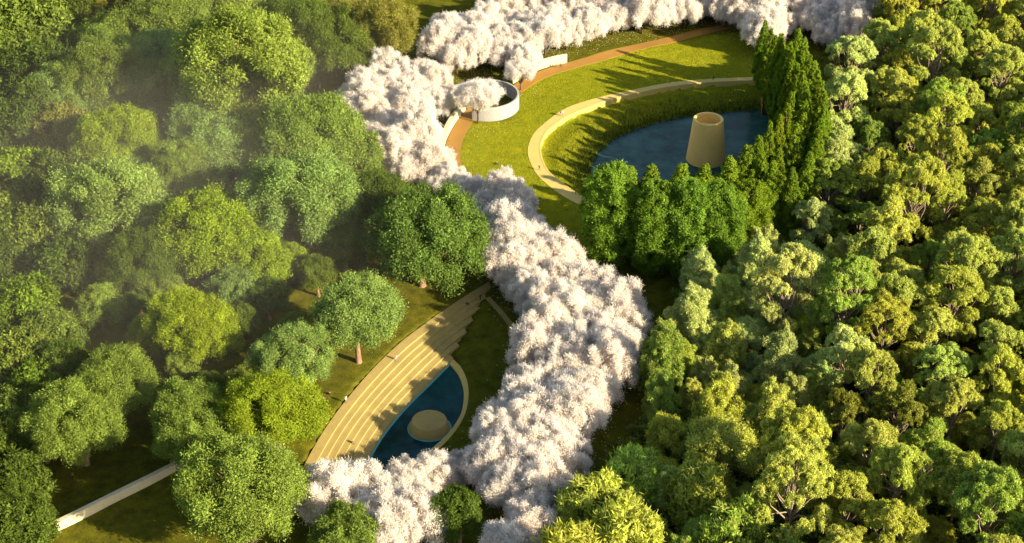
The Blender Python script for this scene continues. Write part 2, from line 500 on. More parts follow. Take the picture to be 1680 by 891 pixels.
th = empty('amphitheatre', (*B0[NT//2], 0), label='curved sandstone amphitheatre with descending steps beside the pool', category='amphitheatre')
for k in range(NS):
    e = TE[k+1]
    A = BK[k][:e+1] if k else BK[k][:min(NT, TE[1]+1)]
    Bq = BK[k+1][:e+1]
    A = A[:len(Bq)]
    o = _wall('promenade' if k == 0 else 'step', A, Bq, np.full(len(Bq), -4.6), np.full(len(Bq), ZK[k]), M_sand, None, {})
    o.parent = th; o.matrix_parent_inverse = th.matrix_world.inverted()
    o.location = (-B0[NT//2][0], -B0[NT//2][1], 0)
    o.matrix_parent_inverse.identity()
# submerged turquoise ledge along the lowest step
ledge_a = BK[LK][:TE[LK]+1]
o = _wall('tiled_ledge', ledge_a, offset_line(ledge_a, -.55), np.full(len(ledge_a), -4.5), np.full(len(ledge_a), POOL_Z+.04), M_turq, None, {})
o.parent = th; o.location = (-B0[NT//2][0], -B0[NT//2][1], 0)
lowe = BK[LK][:TE[LK]+1]
o = _wall('edge_slab', BK[LK][:TE[LK]+1]*.97+BK[LK-1][:TE[LK]+1]*.03, offset_line(lowe, -.12), np.full(len(lowe), -4.5), np.full(len(lowe), ZK[LK]-.004), M_sand, None, {})
o.parent = th; o.location = (-B0[NT//2][0], -B0[NT//2][1], 0)

_wall('pool_kerb', curb_out, curb_in, np.full(60, -4.4), np.full(60, -2.28), M_path, None,
      dict(label='curved sandstone kerb round the outer side of the pool', category='kerb'))

# lump made up for an unexplained black blob at the foot of the path
def lump(x, y):
    import bmesh
    bm = bmesh.new(); bmesh.ops.create_icosphere(bm, subdivisions=3, radius=1)
    rg = np.random.default_rng(5); D = rg.normal(size=(9, 3)); D /= np.linalg.norm(D, axis=1)[:, None]
    for v in bm.verts:
        c = np.array(v.co); s = 1.0
        for d in D: s = min(s, .72/max(c @ d, .01) if c @ d > .72 else s)
        v.co = Vector((c[0]*s*1.5, c[1]*s*1.3, c[2]*s*1.1 + .5))
    me = bpy.data.meshes.new('lump'); bm.to_mesh(me); bm.free(); me.materials.append(M_lump)
    o = obj('lump', me, label='black stand-in lump at the near end of the pond path', category='rock'); o.location = (x, y, gz(x, y))
b_ = at(975, 338)
lump(b_[0], b_[1])
bpy.context.view_layer.update()
dg = bpy.context.evaluated_depsgraph_get()
def surf(px, py):
    a = at(px, py, 0); o_ = Vector((0, 0, CAM_H)); d = (Vector(a) - o_).normalized()
    ok, loc, *_ = scene.ray_cast(dg, o_, d, distance=2000)
    return loc

# ------------------------------------------------------------------ people
SKIN = plain_mat('skin', (.42, .26, .18)); HAIR = plain_mat('hair', (.02, .015, .012))
cloth = {}
def cl(c):
    if c not in cloth: cloth[c] = plain_mat('cloth_%d' % len(cloth), c)
    return cloth[c]

def skel(pose):
    if pose == 'stand':
        J = dict(pelvis=(0, 0, .95), waist=(0, .01, 1.1), chest=(0, 0, 1.32), neck=(0, .0, 1.48), head=(0, -.02, 1.6), crown=(0, -.01, 1.7),
                 hl=(.09, 0, .9), kl=(.1, -.02, .5), al=(.1, .02, .09), tl=(.11, -.15, .04), hr=(-.09, 0, .9), kr=(-.11, -.03, .5), ar=(-.12, .02, .09), tr=(-.14, -.15, .04),
                 sl=(.18, .01, 1.4), el=(.24, .03, 1.12), wl=(.25, -.06, .88), fl=(.25, -.09, .76), sr=(-.18, .01, 1.4), er=(-.24, .03, 1.12), wr=(-.25, -.06, .88), fr=(-.25, -.09, .76))
    elif pose == 'walk':
        J = dict(pelvis=(0, 0, .94), waist=(0, .0, 1.09), chest=(0, -.02, 1.31), neck=(0, -.03, 1.47), head=(0, -.06, 1.59), crown=(0, -.05, 1.69),
                 hl=(.09, 0, .89), kl=(.1, -.2, .52), al=(.1, -.3, .1), tl=(.1, -.46, .06), hr=(-.09, 0, .89), kr=(-.1, .06, .48), ar=(-.1, .34, .13), tr=(-.1, .22, .04),
                 sl=(.18, .0, 1.39), el=(.23, .14, 1.13), wl=(.24, .12, .88), fl=(.24, .1, .77), sr=(-.18, .0, 1.39), er=(-.23, -.08, 1.12), wr=(-.22, -.26, .94), fr=(-.22, -.33, .86))
    elif pose == 'sit':      # on the ground, knees drawn up
        J = dict(pelvis=(0, 0, .14), waist=(0, .03, .29), chest=(0, .0, .5), neck=(0, -.04, .66), head=(0, -.08, .78), crown=(0, -.08, .88),
                 hl=(.1, -.04, .14), kl=(.13, -.38, .47), al=(.12, -.62, .09), tl=(.13, -.78, .05), hr=(-.1, -.04, .14), kr=(-.13, -.38, .47), ar=(-.12, -.62, .09), tr=(-.13, -.78, .05),
                 sl=(.18, .0, .58), el=(.25, -.16, .4), wl=(.14, -.38, .5), fl=(.06, -.46, .5), sr=(-.18, .0, .58), er=(-.25, -.16, .4), wr=(-.14, -.38, .5), fr=(-.06, -.46, .48))
    else:                    # lean: standing with the hands forward on a rail
        J = dict(pelvis=(0, .05, .94), waist=(0, .0, 1.09), chest=(0, -.1, 1.29), neck=(0, -.17, 1.43), head=(0, -.23, 1.53), crown=(0, -.26, 1.62),
                 hl=(.09, .05, .89), kl=(.1, .03, .5), al=(.1, .06, .09), tl=(.11, -.1, .04), hr=(-.09, .05, .89), kr=(-.11, .03, .5), ar=(-.12, .06, .09), tr=(-.14, -.1, .04),
                 sl=(.18, -.12, 1.35), el=(.25, -.2, 1.1), wl=(.2, -.42, 1.02), fl=(.16, -.52, 1.0), sr=(-.18, -.12, 1.35), er=(-.25, -.2, 1.1), wr=(-.2, -.42, 1.02), fr=(-.16, -.52, 1.0))
    E = [('pelvis','waist'),('waist','chest'),('chest','neck'),('neck','head'),('head','crown'),('pelvis','hl'),('hl','kl'),('kl','al'),('al','tl'),
         ('pelvis','hr'),('hr','kr'),('kr','ar'),('ar','tr'),('chest','sl'),('sl','el'),('el','wl'),('wl','fl'),('chest','sr'),('sr','er'),('er','wr'),('wr','fr')]
    rad = dict(pelvis=.15, waist=.13, chest=.16, neck=.06, head=.10, crown=.07, h=.1, k=.065, a=.045, t=.035, s=.075, e=.048, w=.033, f=.03)
    return J, E, rad
_pm = {}
def person_mesh(pose):
    if pose in _pm: return _pm[pose]
    J, E, rad = skel(pose)
    names = list(J)
    me = bpy.data.meshes.new('tmp'); me.from_pydata([J[n_] for n_ in names], [(names.index(a), names.index(b)) for a, b in E], [])
    o = bpy.data.objects.new('tmp', me); col.objects.link(o)
    sk = o.modifiers.new('s', 'SKIN'); sub = o.modifiers.new('u', 'SUBSURF'); sub.levels = 2; sub.render_levels = 2
    for i, n_ in enumerate(names):
        r = rad.get(n_, rad.get(n_[0]))
        me.skin_vertices[0].data[i].radius = (r*1.2, r*.85) if n_ in ('pelvis', 'waist', 'chest') else (r, r)
        me.skin_vertices[0].data[i].use_root = (n_ == 'pelvis')
    bpy.context.view_layer.update()
    d = bpy.context.evaluated_depsgraph_get()
    res = bpy.data.meshes.new_from_object(o.evaluated_get(d))
    bpy.data.objects.remove(o)
    _pm[pose] = (res, J)
    return _pm[pose]

def person(px, py, pose, top, legs, face, label, hair=(.02, .015, .012), group=None):
    src, J = person_mesh(pose)
    me = src.copy(); me.materials.clear()
    for m_ in (SKIN, cl(top), cl(legs), cl(hair)): me.materials.append(m_)
    keys = {k: np.array(v) for k, v in J.items()}
    def mid(a, b): return (keys[a]+keys[b])/2
    cent = [(keys['pelvis'], 2), (keys['waist'], 1), (keys['chest'], 1), (keys['neck'], 0), (keys['head']+np.array([0, -.07, .02]), 0), (keys['head']+np.array([0, .06, .05]), 3), (keys['crown'], 3)]
    for s in 'lr':
        cent += [(keys['h'+s], 2), (keys['k'+s], 2), (mid('h'+s, 'k'+s), 2), (mid('k'+s, 'a'+s), 2), (keys['a'+s], 2), (keys['t'+s], 3), (keys['s'+s], 1), (keys['e'+s], 1), (mid('s'+s, 'e'+s), 1), (mid('e'+s, 'w'+s), 1), (keys['w'+s], 0), (keys['f'+s], 0)]
    C = np.array([c[0] for c in cent]); I = [c[1] for c in cent]
    mi = [I[int(np.argmin(np.linalg.norm(C - np.array(p.center), axis=1)))] for p in me.polygons]
    me.polygons.foreach_set('material_index', mi); me.polygons.foreach_set('use_smooth', [True]*len(mi)); me.update()
    loc = surf(px, py)
    o = obj('person', me, label=label, category='person')
    if group: o['group'] = group
    o.location = loc + Vector((0, 0, .0)); o.rotation_euler = (0, 0, R(face))
    return o

DK, BL = (.015, .015, .02), (.02, .025, .05)
person(913.6, 111.2, 'walk', DK, (.25, .22, .2), 60, 'person in black top and grey trousers walking nearer the sunlit cream wall')
person(920.2, 110.8, 'walk', (.45, .40, .25), DK, 100, 'person in pale top and black trousers walking ahead beside the sunlit cream wall')
person(919.6, 190.5, 'walk', DK, (.35, .22, .2), 40, 'person in black walking beside a companion in pink on the pond path')
person(923.6, 190.0, 'walk', (.60, .42, .45), (.3, .22, .3), 40, 'person in pale pink walking beside a companion in black on the pond path')
person(1170, 131.5, 'walk', (.10, .03, .03), DK, -80, 'person in dark red alone on the far stretch of the pond path')
person(884.8, 279.3, 'walk', (.05, .04, .05), BL, 20, 'person in dark clothes alone where the tree shadows cross the pond path')
person(944.5, 318.2, 'lean', (.38, .22, .1), (.30, .18, .08), 60, 'person in brown leaning at the pond path edge, farther from the black lump')
person(957.8, 326.0, 'lean', (.30, .16, .08), (.35, .22, .1), 60, 'person in brown leaning at the pond path edge, nearer the black lump')
person(813.5, 270, 'sit', BL, DK, 120, 'person in dark blue sitting alone in the sunlit meadow')
person(568, 660.5, 'stand', (.62, .6, .55), (.2, .2, .2), 60, 'person in white standing on the upper rim of the steps')
person(650.8, 592.5, 'stand', (.55, .40, .38), (.25, .2, .2), 80, 'person in pale pink standing in a sunny patch on the steps')
person(788, 492.5, 'stand', DK, DK, 60, 'person in black standing in sun at the top end of the steps')
person(765.3, 499.5, 'sit', (.06, .04, .02), DK, 60, 'person in dark brown sitting near the top end of the steps')
person(577, 727, 'sit', DK, (.05, .05, .05), 50, 'person in black sitting low on the shaded middle of the steps')
person(530, 657, 'sit', (.35, .35, .36), DK, 100, 'person in grey sitting on the grass behind the steps')
person(541.5, 648, 'sit', DK, DK, 200, 'person in black sitting on the grass behind the steps')

# ------------------------------------------------------------------ tree prototypes
def unit(rg, n):
    v = rg.normal(size=(n, 3)); return v/np.linalg.norm(v, axis=1)[:, None]

def leaves(rg, clumps, total, L, Wd, centre, jit=.55, sub=7, upb=.25, spread=(.72, 1.06), radial=0.0, subr=.55):
    """clumps: (n,4) x,y,z,r. Leaves gather on small balls that make up each clump."""
    cl_ = np.asarray(clumps); n = len(cl_)
    wts = cl_[:, 3]**2; wts /= wts.sum()
    ci = rg.choice(n, total, p=wts)
    # sub-balls
    sd = unit(rg, n*sub).reshape(n, sub, 3); sd[..., 2] += upb; sd /= np.linalg.norm(sd, axis=2)[..., None]
    scn = cl_[:, None, :3] + sd*cl_[:, None, 3:4]*rg.uniform(.45, .8, (n, sub, 1))
    sr = cl_[:, 3:4]*rg.uniform(subr*.75, subr*1.2, (n, sub))
    si = rg.integers(0, sub, total)
    out = cl_[ci, :3] - centre; out /= np.linalg.norm(out, axis=1)[:, None] + 1e-6
    d = unit(rg, total) + out*.35 + np.array([0, 0, upb]); d /= np.linalg.norm(d, axis=1)[:, None]
    P = scn[ci, si] + d*(sr[ci, si]*rg.uniform(spread[0], spread[1], total))[:, None]
    nrm = d*.75 + out*.35 + rg.normal(size=(total, 3))*jit
    nrm /= np.linalg.norm(nrm, axis=1)[:, None]
    t = rg.normal(size=(total, 3))
    if radial: t = t*(1-radial) + d*radial*2; nrm = rg.normal(size=(total, 3)) + out*.4
    t -= nrm*(t*nrm).sum(1)[:, None]/(nrm*nrm).sum(1)[:, None]; t /= np.linalg.norm(t, axis=1)[:, None]
    b = np.cross(nrm, t); b /= np.linalg.norm(b, axis=1)[:, None]
    s = rg.uniform(.65, 1.35, total)[:, None]
    l, w = L*s*.5, Wd*s*.5
    V = np.stack([P - t*l, P + b*w - t*l*.1, P + t*l, P - b*w - t*l*.1], 1)
    tint = .5 + (rg.normal(size=n)*.16)[ci] + (rg.normal(size=(n, sub))*.12)[ci, si] + rg.normal(size=total)*.16
    tip = np.clip((rg.random((n, sub)) < .38)[ci, si]*rg.uniform(.3, 1, total), 0, 1)
    return V, np.clip(tint, 0, 1), tip

def foliage(rg, C, total, L, Wd, c0, sprig=.28, sl=1.7, sw=.5, **kw):
    """Broad leaves plus thin shoots that stand out from the clumps."""
    n1 = int(total*(1-sprig))
    a = leaves(rg, C, n1, L, Wd, c0, **kw)
    kw = dict(kw); kw['spread'] = (.4, 1.75); kw['radial'] = .6
    b = leaves(rg, C, total-n1, L*sl, Wd*sw, c0, **kw)
    return tuple(np.concatenate([p, q]) for p, q in zip(a, b))

def limb(rg, a, b, r0, r1, sag=.12, n=6):
    a, b = np.array(a, float), np.array(b, float)
    L = np.linalg.norm(b-a); off = rg.normal(size=3)*L*sag*.5; off[2] = abs(off[2])
    t = np.linspace(0, 1, n)[:, None]
    P = a + (b-a)*t + off*np.sin(t*math.pi) + rg.normal(size=(n, 3))*L*.018*np.sin(t*math.pi)
    return P, np.linspace(r0, r1, n)

PROTO = {}
def reg(kind, crown_meshes, trunk_mesh, rad, h):
    PROTO.setdefault(kind, []).append((crown_meshes, trunk_mesh, rad, h))

def trunk_mesh(specs, mat, n=7):
    V, F = tubes(specs, n)
    return mesh_from('trunk', V, F, mat, True)

def make_broad(seed, rad=9.0, h=17.0, trunk_h=4.5, mat=M_leaf, bark=M_bark, total=130000, L=.33, Wd=.2, clump=(.15, .235), kind='broad', ncl=84, flat=1.0, low=-.35, lobes=.3):
    rg = np.random.default_rng(seed)
    ch = (h - trunk_h)
    cz = trunk_h + ch*.42
    c0 = np.array([0, 0, cz])
    lob = unit(rg, 6); la = rg.uniform(-lobes, lobes*1.3, 6)
    C = []
    for i in range(ncl):
        z = low + (1-low)*(i+.5)/ncl
        a = i*2.39996 + rg.normal()*.25
        rxy = math.sqrt(max(0, 1-z*z)) if z > 0 else math.sqrt(max(0, 1-(z/1.25)**2))
        d = np.array([rxy*math.cos(a), rxy*math.sin(a), z])
        k = 1 + sum(la_*max(0, d @ l)**2 for la_, l in zip(la, lob))
        f_ = rg.uniform(.68, .86)*k
        r = rad*rg.uniform(*clump)
        C.append([d[0]*rad*f_, d[1]*rad*f_, cz + d[2]*f_*ch*.56*flat, r])
    for i in range(ncl//4):
        d = unit(rg, 1)[0]*rg.uniform(.2, .5)
        C.append([d[0]*rad, d[1]*rad, cz + d[2]*ch*.4, rad*.22])
    C = np.array(C)
    V, t, tp = foliage(rg, C, total, L, Wd, c0, jit=.8, sub=12, spread=(.1, 1.4), subr=.62)
    cm = quad_mesh('crown', V, mat, t, tp)
    specs = []
    tr = rad*.045 + .12
    bend = rg.normal(size=2)*.35
    P = np.array([[0, 0, -.5], [0, 0, .25], [bend[0]*.3, bend[1]*.3, trunk_h*.5], [bend[0], bend[1], trunk_h], [bend[0]*1.2, bend[1]*1.2, cz+ch*.15]])
    specs.append((P, [tr*1.7, tr*1.25, tr, tr*.9, tr*.35]))
    for i in rg.choice(ncl, min(ncl, 20), replace=False):
        z0 = rg.uniform(trunk_h*.75, cz*.95)
        specs.append(limb(rg, (bend[0], bend[1], z0), C[i, :3], tr*rg.uniform(.35, .55), .05))
    reg(kind, [cm], trunk_mesh(specs, bark), rad, h)

def make_gum(seed, rad=6.0, h=19.0, total=85000, kind='gum', heads=10, mat=M_gum, bark=M_barkpale, L=.36, Wd=.18, headr=(1.35, 2.2)):
    rg = np.random.default_rng(seed)
    C, specs, hc = [], [], []
    fork = h*rg.uniform(.36, .46)
    for i in range(heads):
        q = (i+.5)/heads
        a = i*2.4 + rg.normal()*.3
        rxy = rad*math.sqrt(q)*.78
        zz = h - 1.4 - (rxy/rad)**2*h*.3 - rg.uniform(0, h*.12)
        hc.append((rxy*math.cos(a), rxy*math.sin(a), zz))
    for i in range(heads//2+2):   # a few lower heads
        a = rg.uniform(0, 6.28); hc.append((rad*.72*math.cos(a), rad*.72*math.sin(a), h*rg.uniform(.36, .6)))
    tr = .26
    specs.append((np.array([[0, 0, -.4], [0, 0, .3], [.15, .1, fork*.55], [.1, -.1, fork], [.0, 0, h*.82]]), [tr*1.5, tr*1.15, tr, tr*.85, .06]))
    for c in hc:
        hr = rg.uniform(*headr)
        for j in range(26):
            d = unit(rg, 1)[0]; d[2] = abs(d[2])*1.1 - .3
            C.append([c[0]+d[0]*hr*.72, c[1]+d[1]*hr*.72, c[2]+d[2]*hr*.62, hr*rg.uniform(.18, .32)])
        specs.append(limb(rg, (.1, -.05, rg.uniform(fork*.85, fork*1.3)), c, tr*.5, .05, .2))
    V, t, tp = foliage(rg, np.array(C), total, L, Wd, np.array([0, 0, h*.6]), sub=7, jit=.8, upb=.35, spread=(.2, 1.4))
    reg(kind, [quad_mesh('crown', V, mat, t, tp)], trunk_mesh(specs, bark), rad, h)

def make_plume(seed, rad=5.0, h=15.0, total=95000, kind='plume', mat=M_gum, bark=M_barkpale, L=.33, Wd=.18, plumes=9):
    """An irregular dense crown of upright plumes that reaches almost to the ground."""
    rg = np.random.default_rng(seed)
    C, specs = [], [(np.array([[0, 0, -.4], [.05, 0, h*.3], [0, .1, h*.7]]), [.32, .22, .08])]
    for i in range(plumes):
        q = (i+.3)/plumes; a = i*2.4 + rg.normal()*.35
        x, y = rad*.8*math.sqrt(q)*math.cos(a), rad*.8*math.sqrt(q)*math.sin(a)
        top = h*(1 - .42*q) - rg.uniform(0, h*.12)
        bot = h*.16 + rg.uniform(0, 1.5)
        pr = rg.uniform(.65, 1.2)*rad/5
        m = int((top-bot)/(pr*.62))
        for j in range(m):
            s = j/(m-1+1e-6)
            rr_ = pr*(.55 + .75*math.sin(math.pi*min(1, .12+.8*(1-s)**.8)))*rg.uniform(.75, 1.15)
            C.append([x*(1-.25*s) + rg.normal()*.5, y*(1-.25*s) + rg.normal()*.5, bot + (top-bot)*s, rr_*.8])
        specs.append(limb(rg, (0, 0, h*rg.uniform(.12, .35)), (x*.8, y*.8, top*.9), .13, .03, .12))
    V, t, tp = foliage(rg, np.array(C), total, L, Wd, np.array([0, 0, h*.45]), sub=9, jit=.8, upb=.3, spread=(.1, 1.45))
    reg(kind, [quad_mesh('crown', V, mat, t, tp)], trunk_mesh(specs, bark), rad, h)

def make_poplar(seed, rad=4.3, h=25.0, total=62000, kind='poplar', wide=1.0):
    rg = np.random.default_rng(seed)
    rad *= wide
    C = []
    tips = []
    n = int(130*wide)
    for i in range(n):
        s = (i+.5)/n
        z = h*.045 + h*.955*s
        prof = (math.sin(math.pi*min(1, (1-s)**(1.3 if wide < 1.2 else .85)*.9+.02)))**(.75 if wide < 1.2 else .55)
        prof = max(prof, .06)*(1.0 if s > .12 else .8)
        a = i*2.39996 + rg.normal()*.3
        rr_ = rad*prof*rg.uniform(.55, .92)
        C.append([rr_*math.cos(a), rr_*math.sin(a), z - .3, rad*rg.uniform(.17, .27)*(.4+.6*prof)])
        if i % 9 == 0: tips.append(C[-1][:3])
    for i in range(14):
        s = rg.uniform(.1, .75); C.append([rg.normal()*rad*.2, rg.normal()*rad*.2, h*(.12+.85*s), rad*.3])
    V, t, tp = foliage(rg, np.array(C), total, .40, .25, np.array([0, 0, h*.4]), sub=7, jit=.8, upb=.4, spread=(.1, 1.4))
    specs = [(np.array([[0, 0, -.4], [0, 0, .3], [.05, .05, h*.4], [0, 0, h*.93]]), [.55, .42, .28, .05])]
    for c in tips: specs.append(limb(rg, (0, 0, max(1.5, c[2]-h*.16)), c, .11, .03, .08))
    reg(kind, [quad_mesh('crown', V, M_leaf, t, tp)], trunk_mesh(specs, M_bark), rad, h)

def make_cherry(seed, rad=6.4, h=8.6, total=100000, kind='cherry', ncl=95, low=-.12, trunk_h=1.5, czf=.46):
    rg = np.random.default_rng(seed)
    cz = h*czf
    lob = unit(rg, 7); la = rg.uniform(-.2, .22, 7)
    C = []
    for i in range(ncl):
        z = low + (1-low)*(i+.5)/ncl
        a = i*2.39996 + rg.normal()*.3
        rxy = math.sqrt(max(0, 1-z*z))
        d = np.array([rxy*math.cos(a), rxy*math.sin(a), z])
        k = (1 + sum(q*max(0, d @ l)**2 for q, l in zip(la, lob)))*rg.uniform(.5, .93)
        C.append([d[0]*rad*k, d[1]*rad*k, cz + d[2]*k*(h-cz)*1.02, rad*rg.uniform(.11, .2)])
    for i in range(ncl//6):
        d = unit(rg, 1)[0]*rg.uniform(.15, .5); C.append([d[0]*rad, d[1]*rad, cz + abs(d[2])*(h-cz)*.8, rad*.2])
    C = np.array(C); c0 = np.array([0, 0, cz*.6])
    n1 = int(total*.62)
    V1, t1, p1 = leaves(rg, C, n1, .22, .17, c0, .9, sub=12, upb=.12, spread=(.1, 1.45), subr=.75)
    V2, t2, p2 = leaves(rg, C, total-n1, .7, .075, c0, .9, sub=12, upb=.12, spread=(.2, 1.7), radial=.7, subr=.75)
    cm = quad_mesh('crown', np.concatenate([V1, V2]), M_bloss, np.r_[t1, t2], np.r_[p1, p2])
    specs = [(np.array([[0, 0, -.4], [0, 0, .1], [.08, .03, trunk_h*.6], [.0, .0, trunk_h]]), [.38, .30, .24, .22])]
    idx = rg.choice(ncl, 16, replace=False)
    for m, i in enumerate(idx):
        mid_ = np.array([C[i, 0]*.42, C[i, 1]*.42, trunk_h + (C[i, 2]-trunk_h)*.55 + .4])
        specs.append(limb(rg, (0, 0, trunk_h*rg.uniform(.75, 1.0)), mid_, .14, .085, .1))
        specs.append(limb(rg, mid_, C[i, :3], .085, .03, .15))
        for _ in range(4):
            specs.append(limb(rg, mid_, C[i, :3]*.92 + rg.normal(size=3)*1.1 + np.array([0, 0, .8]), .06, .02, .15))
    reg(kind, [cm], trunk_mesh(specs, M_barkdark, 6), rad, h)

for s in range(5): make_broad(11+s, rad=9.0, h=[16.5, 18, 15, 17.5, 16][s], trunk_h=[3.5, 4.2, 3.2, 4.5, 3.6][s], flat=[1, 1.05, .95, 1, .9][s])
for s in range(1): make_broad(36+s, rad=9.0, h=17.5, trunk_h=5.6, kind='specimen', lobes=.14, low=-.3)
for s in range(3): make_broad(31+s, rad=6.0, h=12, trunk_h=2.0, kind='small', total=62000, L=.32, Wd=.2, ncl=60, lobes=.3)
for s in range(3): make_broad(41+s, rad=8.0, h=15, trunk_h=2.0, kind='jungle', total=24000, L=.85, Wd=.5, ncl=60, lobes=.35, bark=M_barkdark, clump=(.16, .3), low=-.6)
for s in range(2): make_broad(46+s, rad=6.0, h=12, trunk_h=1.2, kind='yellowbush', total=18000, L=.72, Wd=.42, ncl=52, lobes=.35, mat=M_gum, bark=M_barkdark, clump=(.15, .28), low=-.6)
for s in range(5): make_gum(51+s, rad=[6, 5, 6.8, 5.4, 6.2][s], h=[19, 17, 21, 18, 20][s], heads=[17, 13, 20, 14, 18][s])
for s in range(4): make_plume(61+s, plumes=[13, 16, 12, 14][s], h=[15, 16, 13.5, 14.5][s])
for s in range(4): make_poplar(71+s)
for s in range(2): make_poplar(81+s, wide=1.65, total=110000, kind='wide_poplar', h=24)
for s in range(5): make_cherry(91+s, rad=[5.6, 5.0, 5.9, 5.2, 5.5][s], h=[8.2, 7.6, 8.4, 7.6, 8.8][s])
make_cherry(99, rad=6.8, h=11.2, kind='lone_cherry', low=.14, trunk_h=3.0, ncl=80, czf=.63)

# ------------------------------------------------------------------ planting
rgp = np.random.default_rng(2024)
PL = []      # (name, kind, variant, x, y, rot, (sx,sy,sz), colour, category, group, zone, fixed label, look)
def plant(name, kind, x, y, scale, colour, cat, group, zone, label=None, look='', sz=None, var=None, rot=None):
    v = int(rgp.integers(0, len(PROTO[kind]))) if var is None else var
    PL.append(dict(name=name, kind=kind, v=v, x=x, y=y, rot=float(rgp.uniform(0, 6.28)) if rot is None else rot, s=scale, sz=sz or scale,
                   c=colour, cat=cat, group=group, zone=zone, label=label, look=look))

def vary(c, a=.12):
    k = 1 + rgp.normal()*a; q = rgp.normal()*a*.5
    return (max(.004, c[0]*k*(1+q)), max(.004, c[1]*k), max(.002, c[2]*k*(1-q)))

TONE = dict(m=((.168, .225, .038), 'mid green'), l=((.185, .265, .065), 'pale green'), y=((.19, .25, .02), 'yellow green'), d=((.09, .13, .02), 'dark green'),
            b=((.14, .21, .02), 'bright green'), o=((.20, .20, .04), 'olive'), g=((.115, .165, .03), 'mid green'))
def left_tree(px, py, w, tone, kind='broad', hz=None, label=None, name='broadleaf_tree', stretch=1.0, var=None):
    v = int(rgp.integers(0, len(PROTO[kind]))) if var is None else var
    rad, h = PROTO[kind][v][2:]
    f = to_px(at(px, py, 9))[2]
    s = w/2*f/FPX/rad*(.99 if kind == 'broad' else .93)
    cz = h*.58*s*stretch
    p = at(px, py, cz)
    c, look = TONE[tone]
    if kind == 'jungle': c = tuple(v*.8 for v in c)
    plant(name, kind, p[0], p[1], s, vary(c, .07), 'tree', 'green trees of the left-hand grove', 'left', label, look, sz=s*stretch, var=v)

LT = [(395,115,205,'m','broad'),(275,55,150,'m','broad'),(165,66,112,'b','jungle'),(290,110,125,'l','broad'),(505,225,165,'m','broad'),(575,255,115,'m','small'),
      (330,215,125,'l','broad'),(365,250,140,'l','broad'),(195,232,135,'y','broad'),(185,330,180,'l','broad'),(355,388,175,'y','broad'),(500,325,175,'l','broad'),
      (425,428,115,'y','small'),(478,428,72,'y','small'),(162,500,92,'m','small'),(320,540,125,'y','broad'),(238,552,84,'y','small'),(385,478,85,'l','small'),
      (395,525,80,'d','small'),(473,590,118,'l','broad'),(408,635,85,'m','small'),(452,680,145,'y','broad'),(190,632,140,'m','broad'),(132,702,145,'m','broad'),
      (312,702,130,'m','broad'),(408,808,200,'m','broad'),(18,850,115,'d','broad'),(235,75,125,'m','broad'),(180,110,115,'m','broad'),(150,140,130,'m','broad'),(215,105,120,'m','broad'),(115,165,115,'l','broad'),(250,150,110,'m','broad'),(455,110,110,'m','broad'),(300,290,110,'m','broad'),
      (245,425,130,'d','broad'),(625,330,120,'d','broad'),(565,400,95,'d','small'),(420,20,130,'m','broad'),(350,20,130,'m','broad'),(545,70,125,'d','broad'),
      (480,55,120,'d','broad'),(440,250,120,'m','broad'),(110,600,110,'d','small'),(250,170,110,'d','small'),(70,720,100,'d','broad'),(25,790,120,'d','jungle'),
      (100,430,110,'d','jungle'),(530,20,100,'o','broad'),(585,10,90,'o','broad'),(280,660,70,'m','small'),(230,280,90,'m','small'),(420,330,110,'m','small')]
for t in LT: left_tree(*t)
left_tree(584, 522, 160, 'l', 'specimen', label='big round pale green tree behind the middle of the steps', stretch=1.05)
left_tree(690, 387, 178, 'g', 'broad', label='largest mid green tree beside the white blossom above the steps', var=2, stretch=1.1)
left_tree(618, 55, 118, 'o', 'broad', label='sunlit olive tree touching the top blossom avenue')
left_tree(753, 842, 112, 'd', 'small', label='dark green tree standing alone within the white blossom', stretch=1.1)
left_tree(565, 878, 118, 'm', 'small', label='mid green tree in front of the blossom below the steps')
LT2 = [(205,445,95,'d','small'),(262,470,80,'m','small'),(440,490,80,'d','small'),(520,450,80,'d','small'),(300,600,70,'m','small'),(345,640,70,'d','small'),(480,540,60,'m','small'),(215,500,60,'d','small')]
for t in LT2: left_tree(*t)
JT = [(35,50,130,'m'),(85,120,120,'d'),(35,190,120,'d'),(95,210,95,'o'),(25,290,110,'b'),(75,300,110,'d'),(50,385,120,'m'),(15,420,90,'d'),(40,500,115,'b'),
      (92,545,85,'m'),(25,590,110,'m'),(65,640,100,'b'),(10,690,110,'m'),(20,870,110,'d'),(225,20,100,'d'),(110,20,100,'d'),(-35,120,120,'m'),(-40,350,120,'m'),(-45,560,120,'d'),(-45,760,120,'d')]
for px, py, w, tn in JT: left_tree(px, py, w, tn, 'jungle', name='jungle_tree')

